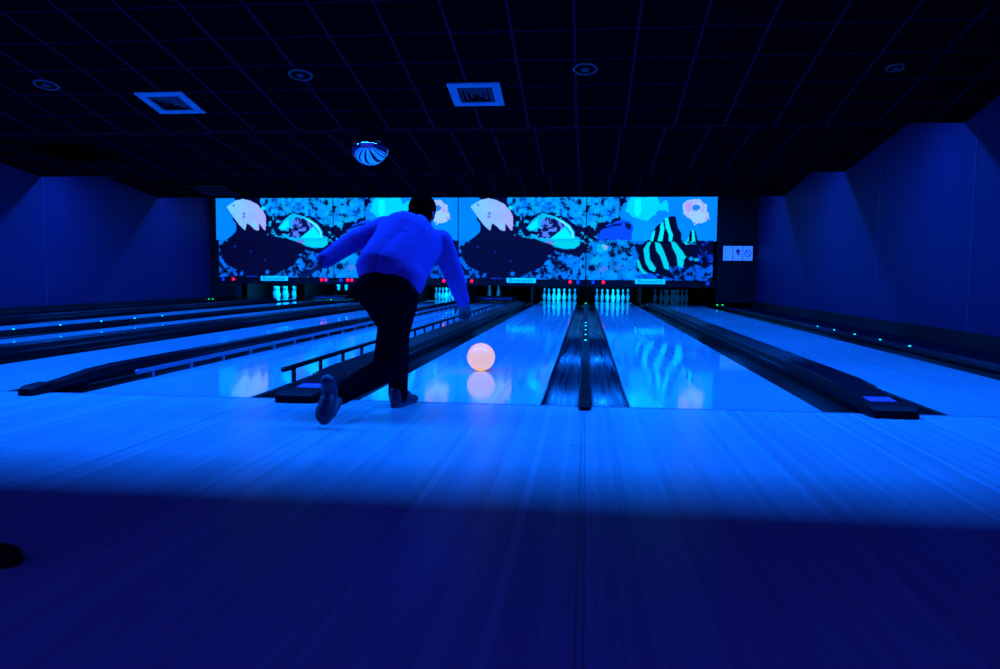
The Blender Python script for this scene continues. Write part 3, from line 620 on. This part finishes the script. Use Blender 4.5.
# ------------------------------------------------------------------ the bowler
t = thing('person', 'person in a loose long-sleeved shirt and dark trousers bent forward after releasing the ball', 'person', (-1.02, 4.28, 0))
J = {k: Vector(v) for k, v in dict(
    Lank=(-1.035, 4.235, .085), Lkne=(-1.105, 4.50, .385), Lhip=(-1.135, 4.16, .645), Rhip=(-1.005, 4.18, .625), Rkne=(-1.075, 4.14, .225), Rank=(-1.230, 3.80, .125), Rtoe=(-1.235, 3.62, .03),
    pel=(-1.075, 4.15, .66), waist=(-1.06, 4.24, .78), chest=(-1.0, 4.42, .93), neck=(-.985, 4.55, 1.03), head=(-.992, 4.69, 1.098),
    Lsho=(-1.165, 4.47, 1.005), Lelb=(-1.345, 4.34, .905), Lwri=(-1.455, 4.20, .800), Lhan=(-1.50, 4.15, .745),
    Rsho=(-.845, 4.50, .925), Relb=(-.785, 4.62, .735), Rwri=(-.765, 4.83, .575), Rhan=(-.76, 4.90, .51)).items()}
def hand(b, wri, tip_dir, side, palmn, scale=1.0):
    d = tip_dir.normalized(); s = (side-d*side.dot(d)).normalized(); n = d.cross(s); q = scale
    b.capsule(wri-d*.01, wri+d*.03, .026*q, .028*q, 12)
    for k in range(4): b.capsule(wri+d*.02+s*(k-1.5)*.010, wri+d*.085*q+s*(k-1.5)*.0195*q, .013*q, .0115*q, 10)
    for k, L in enumerate((.066, .074, .070, .054)):
        p0 = wri+d*.085*q+s*(k-1.5)*.0205*q; a = .25+.08*k
        d1 = (d*math.cos(a)+n*math.sin(a)+s*(k-1.5)*.06).normalized(); d2 = (d*math.cos(a+.45)+n*math.sin(a+.45)+s*(k-1.5)*.06).normalized(); d3 = (d*math.cos(a+.8)+n*math.sin(a+.8)).normalized()
        p1 = p0+d1*L*.45*q; p2 = p1+d2*L*.32*q; p3 = p2+d3*L*.23*q
        b.capsule(p0, p1, .0098*q, .0090*q, 10); b.capsule(p1, p2, .0090*q, .0084*q, 10); b.capsule(p2, p3, .0084*q, .0075*q, 10)
    p0 = wri+d*.028*q-s*.026*q; td = (d*.70-s*.62+n*.30).normalized(); p1 = p0+td*.042*q; td2 = (d*.9-s*.25+n*.35).normalized(); p2 = p1+td2*.032*q
    b.capsule(p0, p1, .0130*q, .0110*q, 10); b.capsule(p1, p2, .0108*q, .0088*q, 10)
b = MB()
hd = J['head']; fw = Vector((.18, .90, -.35)).normalized(); up = Vector((.04, .36, .93)); up = (up-fw*up.dot(fw)).normalized(); rt = fw.cross(up)
RH = Matrix((rt, fw, up)).transposed()
hp = lambda x, y, z: hd+rt*x+fw*y+up*z
b.ellipsoid(hd+up*.025, (.072, .088, .088), RH); b.ellipsoid(hp(0, .018, -.05), (.053, .062, .055), RH); b.capsule(hp(0, .045, -.085), hp(0, .052, -.092), .024, .02)
b.capsule(hp(0, .088, .0), hp(0, .103, -.028), .010, .014, 10); b.ellipsoid(hp(0, .082, -.058), (.024, .010, .008), RH)
for s_ in (-1, 1):
    b.ellipsoid(hp(s_*.073, -.008, -.012), (.010, .020, .032), RH, 14, 8); b.ellipsoid(hp(s_*.030, .079, .006), (.013, .010, .009), RH, 12, 8); b.capsule(hp(s_*.014, .086, .022), hp(s_*.046, .076, .024), .008, .007, 8)
b.capsule(J['neck']-Vector((0, .03, .02)), hp(0, -.02, -.05), .056, .052)
b.capsule(J['waist'], J['chest'], .095, .11); b.capsule(J['pel'], J['waist'], .095, .095); b.capsule(J['Lsho'], J['Rsho'], .055, .055); b.capsule(J['Lhip'], J['Rhip'], .085, .085)
for s_ in 'LR':
    b.capsule(J[s_+'sho'], J[s_+'elb'], .046, .036); b.capsule(J[s_+'elb'], J[s_+'wri'], .037, .025)
    b.capsule(J[s_+'hip'], J[s_+'kne'], .076, .052); b.capsule(J[s_+'kne'], J[s_+'ank'], .052, .034)
b.capsule(J['Lank'], (-1.01, 4.36, .045), .034, .028); b.capsule(J['Rank'], J['Rtoe']+Vector((0, .06, .02)), .034, .026)
hand(b, J['Lwri'], J['Lhan']-J['Lwri'], Vector((.35, -.7, .2)), None)
hand(b, J['Rwri'], J['Rhan']-J['Rwri'], Vector((1, 0, .0)), None)
remeshed(b, 'body', M['skin'], .005, t, 5)
# eyes are tiny and turned away; hair cap
b = MB(); b.ellipsoid(hp(0, -.012, .040), (.084, .094, .086), RH); b.ellipsoid(hp(0, -.040, -.012), (.075, .062, .072), RH); b.ellipsoid(hp(0, .05, .085), (.055, .045, .035), RH)
remeshed(b, 'hair', M['hair'], .006, t, 2)
# shirt: loose back, long sleeves, hem hanging at the right side
b = MB()
b.capsule(J['chest']+Vector((-.045, .0, .02)), J['waist']+Vector((-.065, -.02, -.005)), .150, .135, 24); b.capsule(J['chest']+Vector((.03, 0, -.03)), J['waist']+Vector((.06, -.02, -.05)), .145, .125, 24)
b.capsule(J['Lsho']+Vector((.03, 0, -.02)), J['chest']+Vector((-.05, -.03, -.01)), .080, .13); b.capsule(J['Rsho']+Vector((-.04, -.01, -.01)), J['chest']+Vector((.03, 0, -.03)), .080, .13)
b.capsule(J['Lsho']+Vector((.01, 0, -.01)), J['Rsho']+Vector((-.01, 0, .0)), .066, .070); b.capsule(J['neck']+Vector((0, -.05, -.03)), J['neck']+Vector((0, .0, .0)), .085, .062)
b.capsule(J['waist']+Vector((-.06, -.035, -.035)), J['waist']+Vector((.07, -.035, -.065)), .128, .122); b.capsule(J['chest'], J['waist']+Vector((0, -.03, -.02)), .15, .14); b.capsule(J['waist']+Vector((.06, -.01, -.05)), J['pel']+Vector((.115, .01, .02)), .110, .075)
b.capsule(J['Lsho'], J['Lelb'], .072, .060); b.capsule(J['Lelb'], J['Lwri']+(J['Lelb']-J['Lwri'])*.10, .060, .048)
b.capsule(J['Rsho'], J['Relb'], .074, .060); b.capsule(J['Relb'], J['Rwri']+(J['Relb']-J['Rwri'])*.02, .060, .046)
sh = remeshed(b, 'shirt', M['shirt'], .009, t, 6)
# trousers
b = MB()
b.capsule(J['pel']+Vector((-.055, 0, -.01)), J['pel']+Vector((.065, 0, -.02)), .118, .112, 20); b.capsule(J['pel']+Vector((-.03, .0, .0)), J['waist']+Vector((-.02, .01, -.03)), .116, .094); b.capsule(J['pel']+Vector((.03, .0, .0)), J['waist']+Vector((.03, .01, -.05)), .110, .092)
b.capsule(J['Lhip'], J['Lkne'], .108, .076); b.capsule(J['Lkne'], J['Lank']+Vector((0, .01, .01)), .076, .054); b.capsule(J['Lank']+Vector((0, 0, .03)), J['Lank']+Vector((0, .01, -.02)), .054, .056)
b.capsule(J['Rhip'], J['Rkne'], .106, .076); b.capsule(J['Rkne'], J['Rank'], .074, .054)
remeshed(b, 'trousers', M['trouser'], .009, t, 5)
def shoe(parent, heel, toe, upv, m, ms, name='shoe', s=1.0):
    heel, toe, upv = Vector(heel), Vector(toe), Vector(upv); d = (toe-heel); L = d.length; d.normalize(); u = (upv-d*upv.dot(d)).normalized(); r = d.cross(u)
    Q = Matrix((r, d, u)).transposed(); P = lambda x, y, z: heel+r*x+d*y+u*z
    b = MB(); b.ellipsoid(P(0, .055, .042), (.036*s, .055, .042), Q); b.ellipsoid(P(0, .14, .030), (.040*s, .085, .034), Q); b.ellipsoid(P(.004, L-.065, .022), (.046*s, .065, .026), Q); b.capsule(P(0, .05, .05), P(0, .045, .085), .038*s, .036*s)
    o = remeshed(b, name, m, .006, parent, 3)
    b = MB(); n = 28; ring = []
    for k in range(n):
        a = 2*math.pi*k/n; yy = L/2+math.cos(a)*L/2; wd = .040*s*(1+.18*math.cos(a))*(abs(math.sin(a))**.75)*(1 if math.sin(a) > 0 else -1); ring.append((wd, yy))
    b.loft([[P(x*q, (y-L/2)*q+L/2, z) for x, y in ring] for z, q in ((0.0, .97), (.004, 1.0), (.016, 1.0), (.018, .97))]); b.build('sole', ms, o)
    b = MB()
    for k in range(4): b.tube([P(-.022, .105+k*.022, .066-k*.007), P(0, .108+k*.022, .071-k*.007), P(.022, .105+k*.022, .066-k*.007)], .0025, 6)
    b.build('laces', ms, o)
    return o
shoe(t, (-1.05, 4.165, .001), (-.985, 4.435, .001), (0, 0, 1), M['shoe'], M['sole'])
shoe(t, (-1.232, 3.72, .20), (-1.235, 3.575, .012), (0, -1, .30), M['shoe'], M['sole'])

# dark shoe toe at the left edge of the frame
t = thing('black_shoe', 'dark shoe at the left edge of the approach, only its toe in view', 'shoe', (-1.60, 1.76, 0))
shoe(t, (-1.70, 1.80, .001), (-1.395, 1.755, .001), (0, 0, 1), M['blackshoe'], M['blackshoe'], 'upper', 1.15)
